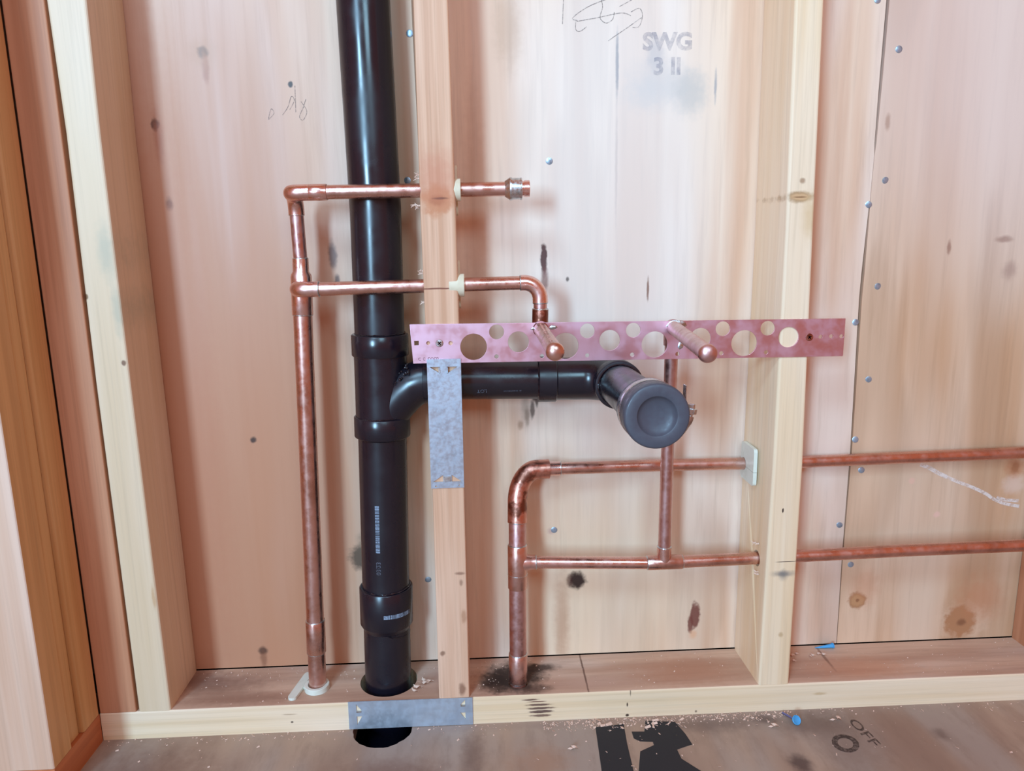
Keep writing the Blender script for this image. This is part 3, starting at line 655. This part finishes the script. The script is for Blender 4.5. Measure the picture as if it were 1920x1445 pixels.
# ------------------------------------------------------------------ rubber test cap and its clamp
ax = Vector((-.4, -181, 6.8)).normalized(); cc = Vector((224.7, -150, 445.3))
cap = thing('rubber_test_cap', 'dark grey rubber cap with a dished centre on the drain stub facing the camera', 'cap', tuple(cc))
bm = bmesh.new(); Lc = 44
add_lathe(bm, cc, ax, [(0, 24.6), (0, 29.6), (1, 30.3), (6, 30.4), (7, 29.5), (20, 29.5), (21, 30.6), (Lc - 2.5, 31), (Lc - .8, 30.3), (Lc, 28.8), (Lc, 19.5), (Lc - .4, 18.8), (Lc - 1.8, 18.2), (Lc - 4.2, 14), (Lc - 5.4, 8), (Lc - 5.8, 0)], 64)
obj('cap_body', bm, M['rubber'], cap, smooth=True, sharp=50)
bm = bmesh.new(); add_lathe(bm, cc + ax * 7.5, ax, [(0, 29.4), (0, 30.7), (.4, 30.9), (11.6, 30.9), (12, 30.7), (12, 29.4)], 56); band = obj('hose_clamp', bm, M['steel'], cap, smooth=True); band['label'] = 'steel hose clamp'
o0 = cc + ax * 13.5
def pc(a, r, k=0): a = math.radians(a); return tuple(o0 + Vector((math.cos(a) * r, 0, math.sin(a) * r)) + ax * k)
bm = bmesh.new(); add_tube(bm, [pc(-38, 35.5), pc(-34, 37), pc(-16, 38.6), pc(-9, 39.4)], [2.6, 4.6, 5, 4.6], 16); sh = obj('screw_housing', bm, M['steel'], band, smooth=True)
bm = bmesh.new(); add_tube(bm, [pc(-9, 39.4), pc(-6, 39.8), pc(-5.6, 40), pc(1, 40.6), pc(1.4, 40.6), pc(7, 41)], [2.6, 2.6, 5.4, 5.4, 3.4, 3.2], 6); obj('clamp_screw', bm, M['solder'], band)
bm = bmesh.new(); P = [pc(2, 33), pc(16, 34.6), pc(28, 37.5), pc(36, 41)]
pv = None
for p in P:
    a, b = Vector(p) + ax * -5, Vector(p) + ax * 5; cur = [bm.verts.new(mm(q)) for q in (a, b, b + Vector((.7, 0, .3)), a + Vector((.7, 0, .3)))]
    if pv:
        for j in range(4): bm.faces.new((pv[j], cur[j], cur[(j + 1) % 4], pv[(j + 1) % 4]))
    else: bm.faces.new(cur)
    pv = cur
bm.faces.new(pv[::-1]); obj('band_tail', bm, M['steel'], band)

# ------------------------------------------------------------------ perforated bracket
big = [(54.7, 489.2), (161.6, 487.8), (266.4, 487), (372.9, 486)]; mid = [(106.8, 493.8), (213.5, 493.2), (320.6, 493), (425.6, 491.9)]
small = [(81.7, 506), (187.2, 504.8), (241, 504.4), (346.8, 503.6), (400.2, 503)]; tiny = [(81, 477.3), (134, 476.6), (187.2, 476), (240.1, 475.6), (293.9, 475), (346, 474.7), (399.6, 474.4)]
holes = [circ(x, z, 15.4, 40) for x, z in big] + [circ(x, z, 12.2, 36) for x, z in mid] + [circ(x, z, 8.6, 30) for x, z in small] + [circ(x, z, 2.5, 16) for x, z in tiny]
holes += [circ(2.5, 494.9, 2.2, 16), circ(28.3, 494.2, 2.4, 16), circ(464.1, 491.4, 2.4, 16), circ(476.9, 491.6, 2.4, 16), circ(489.2, 491.4, 2.4, 16)]
holes += [[(-13.6, 492.7), (-8.4, 492.7), (-8.4, 497.7), (-13.6, 497.7)], circ(132.8, 508.2, 8.9, 30), circ(289.3, 506, 8.7, 30)]
B = thing('pipe_bracket', 'long copper-plated perforated bracket screwed across the middle and right studs', 'bracket', (-18, -1.5, 472))
plate('strap', [(-18, 517), (492.8, 512.4), (492.6, 467.6), (-15.8, 471.4)], holes, -1.6, 1.5, M['bracket'], B, bev=.15)
for x, z, m in ((15.4, 494.5, 'steel'), (450.6, 491.2, 'copper_burnt')):
    bm = bmesh.new(); add_lathe(bm, (x, -1.0, z), (0, -1, 0), [(-6, 1.5), (0, 1.8), (.4, 4.2), (1.2, 4.4), (1.6, 4.0), (1.75, 2), (1.75, 0)], 28); s = obj('screw', bm, M[m], B, smooth=True)
    bm = bmesh.new()
    for an in (45, -45):
        m4 = Matrix.Translation(mm(x, -2.75, z)) @ Matrix.Rotation(math.radians(an + 8), 4, 'Y')
        fs = add_box(bm, -2.4, 2.4, -.2, .2, -.55, .55); vv = {v for f in fs for v in f.verts}
        for v in vv: v.co = m4 @ v.co
    obj('cross_slot', bm, M['void'], s)
# solder left around the stubs
def splash(pts, name='solder_patch', y=-1.75):
    bm = bmesh.new(); c = (sum(p[0] for p in pts) / len(pts), sum(p[1] for p in pts) / len(pts))
    cv = bm.verts.new(mm(c[0], y - .7, c[1])); o = [bm.verts.new(mm(x, y + .15, z)) for x, z in pts]; i = [bm.verts.new(mm(c[0] + (x - c[0]) * .75, y - .55, c[1] + (z - c[1]) * .75)) for x, z in pts]
    for k in range(len(pts)):
        k2 = (k + 1) % len(pts); bm.faces.new((o[k], o[k2], i[k2], i[k])); bm.faces.new((i[k], i[k2], cv))
    return obj(name, bm, M['solder'], B, smooth=True, sharp=70)
splash([(278, 507), (281, 511), (284, 514), (289, 515), (299, 514.5), (303, 512), (305, 508), (301, 506), (297, 509), (292, 513), (286, 512), (282, 508)])
splash([(142, 510), (146, 512.5), (151, 512), (153, 509.5), (149, 507.5), (144, 507)]); splash([(120.5, 508), (124, 511), (126, 510.5), (124, 507)])
splash([(295, 489), (299, 491), (301.5, 487), (300, 482), (296, 480), (293.5, 483)])
text('engraved_lettering', 'c c com', 7.5, ink('bracket_engraving', srgb(110, 56, 62), .55, 700), B, lambda u, v: (2 + u, -1.85, 477 + v), .1)

# ------------------------------------------------------------------ nail plates
def tri(cx, cz, s, dx, dz): return [(cx, cz), (cx + dx * s, cz), (cx, cz + dz * s * .6)]
np1 = plate('nail_plate', [(0, 476), (39.4, 476), (38.6, 319), (-1, 319)],
    [[(3, 467), (15, 467), (15, 459)], [(35.5, 467), (23, 467), (23, 459)], [(1.5, 327), (14, 327), (14, 335.5)], [(36, 327), (24, 327), (24, 335.5)], circ(5, 321.6, 1), circ(33, 321.8, 1)], -1.3, 1.2, M['galv2'], None, (18, -1, 319))
for v in np1.data.vertices:   # leans out at the top where it laps the bracket
    v.co.y -= .0022 * max(0, v.co.z) / .157
tag(np1, 'upright galvanised nail plate on the middle stud, its top lapping the copper bracket', 'nail plate')
def tab(par, q):
    bm = bmesh.new(); vs_ = [bm.verts.new(mm(p) ) for p in q]; bm.faces.new(vs_); r = bmesh.ops.solidify(bm, geom=bm.faces[:], thickness=.0008); return obj('prong', bm, M['galv2'], par)
np2 = plate('nail_plate', [(-117, 39.6), (40.7, 38.6), (40.4, .6), (-117.4, 1.2)],
    [[(-107, 36), (-100, 26.5), (-107, 26.5)], [(-107, 19), (-100, 19), (-107, 7)], [(31, 36), (31, 28.8), (24.5, 28.8)], [(24.5, 18), (31, 18), (31, 8)]], -1.4, 1.2, M['galv'], None, (-38, -1, 1))
tag(np2, 'level galvanised nail plate on the bottom plate in front of the black drain', 'nail plate')
bm = bmesh.new(); add_box(bm, -107, -101, -2.0, -1.3, 24.6, 26.6); obj('prong', bm, M['solder'], np2)
bm = bmesh.new(); add_box(bm, 25.4, 31, -2.0, -1.3, 26.8, 28.8); obj('prong', bm, M['solder'], np2)
bm = bmesh.new(); add_box(bm, 14.6, 23, -2.3, -1.5, 327.6, 334); obj('prong', bm, M['solder'], np1)
for sgn, x in ((1, 14), (-1, 23.5)):
    bm = bmesh.new(); add_box(bm, x - .6, x + .6, -4.6, -3.4, 459.8, 466.4); obj('prong', bm, M['galv2'], np1)

# ------------------------------------------------------------------ plastic pipe insulators
def rounded_bar(bm, c0, c1, w_, th, nrm):
    c0, c1, nrm = Vector(c0), Vector(c1), Vector(nrm).normalized(); d = (c1 - c0).normalized(); s = nrm.cross(d); P = []
    for k in range(9): a = PI * k / 8; P.append(c1 + s * (w_ / 2) * math.cos(a) + d * (w_ / 2) * math.sin(a))
    for k in range(9): a = PI * k / 8; P.append(c0 - s * (w_ / 2) * math.cos(a) - d * (w_ / 2) * math.sin(a))
    A = [bm.verts.new(mm(p)) for p in P]; Bv = [bm.verts.new(mm(p + nrm * th)) for p in P]
    bm.faces.new(A[::-1]); bm.faces.new(Bv)
    for k in range(len(P)): k2 = (k + 1) % len(P); bm.faces.new((A[k], A[k2], Bv[k2], Bv[k]))
def insulator(loc, axis, rin, rout, h, label, mat, bar=None, loc_root=None):
    t = thing('pipe_insulator', label, 'insulator', loc)
    bm = bmesh.new(); add_lathe(bm, loc, axis, [(-10, rin), (-10, rout - .6), (0, rout - .4), (0, rout), (h - .6, rout), (h, rout - .6), (h, rin + .3), (h - .6, rin), (-10, rin)], 40); obj('collar', bm, M[mat], t, smooth=True)
    if bar:
        bm = bmesh.new(); rounded_bar(bm, *bar); obj('nailing_flange', bm, M[mat], t)
    return t
insulator((38.6, 12.5, 666.6), (1, 0, 0), 8.1, 12.5, 6.5, 'cream plastic insulator around the top branch pipe on the middle stud', 'cream', ((38.8, 26, 644), (38.8, 26, 690), 10, 2.2, (1, 0, 0)))
insulator((38.6, 11.8, 559.8), (1, 0, 0), 8.1, 13.2, 7.5, 'cream insulator around the second branch pipe, in a broken-out hole of the middle stud', 'cream', ((38.8, 27, 537), (38.8, 27, 583), 10, 2.0, (1, 0, 0)))
t = insulator((-163, 33.6, 38.2), (0, 0, 1), 11.3, 16, 7, 'white plastic insulator around the foot of the left copper riser', 'white', ((-190, 14, 38.2), (-181, 62, 38.2), 11, 3.5, (0, 0, 1)))
bm = bmesh.new(); rounded_bar(bm, (-184, 38, 38.2), (-172, 33, 38.2), 8, 3.2, (0, 0, 1)); obj('neck', bm, M['white'], t)
t = thing('pipe_insulator', 'white plastic insulator plate where the upper right pipe enters the right stud', 'insulator', (410, 60, 320))
for z0, z1 in ((302, 313.2), (320.7, 340)):
    bm = bmesh.new(); add_box(bm, 405.6, 410.4, 37, 82, z0 - 7, z1 + 4 if z1 > 330 else z1)
    es = [e for e in bm.edges if abs((e.verts[0].co - e.verts[1].co).normalized().x) > .9 and ((e.verts[0].co.z > .340) or (e.verts[0].co.z < .297))]
    bmesh.ops.bevel(bm, geom=es, offset=.004, segments=4, profile=.5, affect='EDGES')
    cb = bmesh.new(); add_tube(cb, [(390, 71.5, 315.6), (430, 72.5, 315)], 8.2, 28)
    o = obj('flange_half', bm, M['white'], None); boolean_cut(o, cb); o.parent = t; o.data.transform(Matrix.Translation(-t.location))

# ------------------------------------------------------------------ loose bits on the floor and plate
t = thing('cap_nail', 'blue plastic capped nail lying on the floor in front of the right stud', 'nail', (451, -28, 0))
bm = bmesh.new(); d = Vector((.25, -.75, .62)); add_lathe(bm, (451, -27, 4.5), d, [(0, 1), (0, 5.6), (1.6, 6.0), (2.2, 5.4), (1.4, 4.2), (1.4, 0)], 28); obj('plastic_head', bm, M['blue'], t, smooth=True)
bm = bmesh.new(); add_tube(bm, [(451, -26, 4), (442, -7, 1.6), (441.5, -6.4, 1.5)], [1.3, 1.3, .3], 10); obj('shank', bm, plain('violet_steel', srgb(120, 120, 170), .35, .6), t, smooth=True)
t = thing('cap_nail', 'blue nail lying at the back of the bottom plate below the plywood joint', 'nail', (540, 80, 38))
bm = bmesh.new(); add_lathe(bm, (546, 79, 42), (1, .1, .1), [(0, 1), (0, 3.8), (1.5, 3.9), (1.8, 0)], 20); obj('plastic_head', bm, M['blue'], t, smooth=True)
bm = bmesh.new(); add_tube(bm, [(547, 79, 42), (534, 79.5, 40.4), (522, 80, 39)], [3, 2, .5], 12); obj('shank', bm, M['blue'], t, smooth=True)

def curl(bm, x, y, z, r, turns, w_, ang):
    n = int(10 * turns) + 3; prev = None
    for i in range(n):
        a = 2 * PI * turns * i / n; rr = r * (1 - .35 * i / n); s = i * w_ * .16
        lx, lz = rr * math.cos(a), rr + rr * math.sin(a) * .8 + .4
        p = Vector((x + (lx) * math.cos(ang) - s * math.sin(ang), y + lx * math.sin(ang) + s * math.cos(ang), z + lz)); q = p + Vector((-math.sin(ang), math.cos(ang), 0)) * w_
        cur = (bm.verts.new(mm(p)), bm.verts.new(mm(q)))
        if prev: bm.faces.new((prev[0], prev[1], cur[1], cur[0]))
        prev = cur
bm = bmesh.new()
def chips(n, xr, yr, z, s0, s1, edge=None):
    for _ in range(n):
        x = random.uniform(*xr); y = yr[1] - abs(random.gauss(0, 1)) * (yr[1] - yr[0]) * .35 if edge else random.uniform(*yr)
        if y < yr[0] or (x + 75) ** 2 + (y - 0) ** 2 < 41 ** 2 and z < 10 or (abs(x + 71) < 40 and z > 10) or abs(x - 101) < 16 and z > 10 or abs(x + 163) < 20 and z > 10 or (abs(x - 431) < 24 and z > 10) or (-8 < x < 42 and z > 10): continue
        s = random.uniform(s0, s1); a = random.uniform(0, PI); l = s * random.uniform(1, 2.4)
        dx, dy = Vector((math.cos(a), math.sin(a))) * l, 0
        u = Vector((math.cos(a) * l, math.sin(a) * l, 0)); v = Vector((-math.sin(a) * s * .5, math.cos(a) * s * .5, 0)); c = Vector((x, y, z + .35))
        p = [c - u / 2 - v, c + u / 2 - v * random.uniform(.2, 1), c + u / 2 + v + Vector((0, 0, s * .4)), c - u / 2 + v * random.uniform(.2, 1) + Vector((0, 0, s * .2))]
        top = [bm.verts.new(mm(q)) for q in p]; bot = [bm.verts.new(mm(q - Vector((0, 0, .3)))) for q in p]
        bm.faces.new(top); bm.faces.new(bot[::-1])
        for k in range(4): bm.faces.new((top[k], bot[k], bot[(k + 1) % 4], top[(k + 1) % 4]))
chips(420, (130, 460), (-30, -1.5), 0, .5, 1.8, True); chips(260, (-420, 880), (-24, -1.5), 0, .5, 1.5, True); chips(90, (-400, 820), (-110, -8), 0, .5, 2.0)
chips(16, (190, 310), (-24, -4), 0, 2.2, 4.0)
tag(obj('sawdust', bm, M['shaving'], None, (200, -10, 0)), 'pale sawdust and small chips scattered along the floor by the bottom plate', 'sawdust', kind='stuff')
bm = bmesh.new()
chips(150, (-330, 380), (6, 82), 38, .4, 1.4); chips(60, (480, 800), (6, 82), 38, .4, 1.2); chips(50, (-330, 140), (60, 84), 38, .5, 1.6); chips(26, (-130, 60), (10, 60), 38, .5, 1.6)
for x, y, r in ((520, 57, 2.4), (512, 55, 2), (528, 56, 2.2), (505, 54, 1.6), (483, 56, 2.6), (478, 44, 2), (470, 62, 2.2), (490, 60, 2)): curl(bm, x, y, 38, r, 1.2, 4, random.uniform(-.6, .6))
for x, y, r in ((-26, 20, 3), (-18, 26, 3.4), (-12, 32, 3), (-20, 34, 2.4), (-30, 12, 2)): curl(bm, x, y, 38, r, 1.1, 5, random.uniform(.5, 1.2))
tag(obj('wood_shavings', bm, M['shaving'], None, (-20, 40, 38)), 'pale wood shavings and crumbs lying on top of the bottom plate', 'shavings', kind='stuff')
for lab, x, y in (('curled wood shaving on the floor left of the blue capped nail', 424, -38), ('torn pale wood flake on the floor left of the black stencil strokes', 167, -62), ('pale wood flake on the floor right of the blue capped nail', 507, -30)):
    bm = bmesh.new(); curl(bm, x, y, 0, 2.6, .9, 5, random.uniform(-.5, .5)); curl(bm, x - 3, y + 2, 0, 1.8, .7, 4, 1.1)
    tag(obj('wood_shaving', bm, M['shaving'], None, (x, y, 0)), lab, 'shaving')
# torn splinters round the bored holes
for lab, pts in (('torn wood splinters on the left edge of the middle stud at the top branch pipe', [(-3, 14, 684), (-4, 15, 680), (-4, 12, 650), (-6, 16, 648), (-9, 14, 651)]),
                 ('torn wood splinters on the left edge of the middle stud at the second branch pipe', [(-3, 10, 577), (-4, 14, 574), (-3, 12, 541)]),
                 ('torn wood splinters below the lower pipe hole of the right stud', [(411, 24, 184), (409, 20, 183), (410, 26, 222), (409, 34, 220)])):
    bm = bmesh.new()
    for x, y, z in pts:
        for _ in range(3):
            q = Vector((x, y, z)); e = q + Vector((random.uniform(-5, 1), random.uniform(-3, 1), random.uniform(-3, 4))); add_tube(bm, [tuple(q + Vector((3, 0, 0))), tuple(q), tuple(e)], [1.2, .9, .2], 5)
    tag(obj('wood_splinters', bm, M['shaving'], None, pts[0]), lab, 'splinters', kind='stuff')
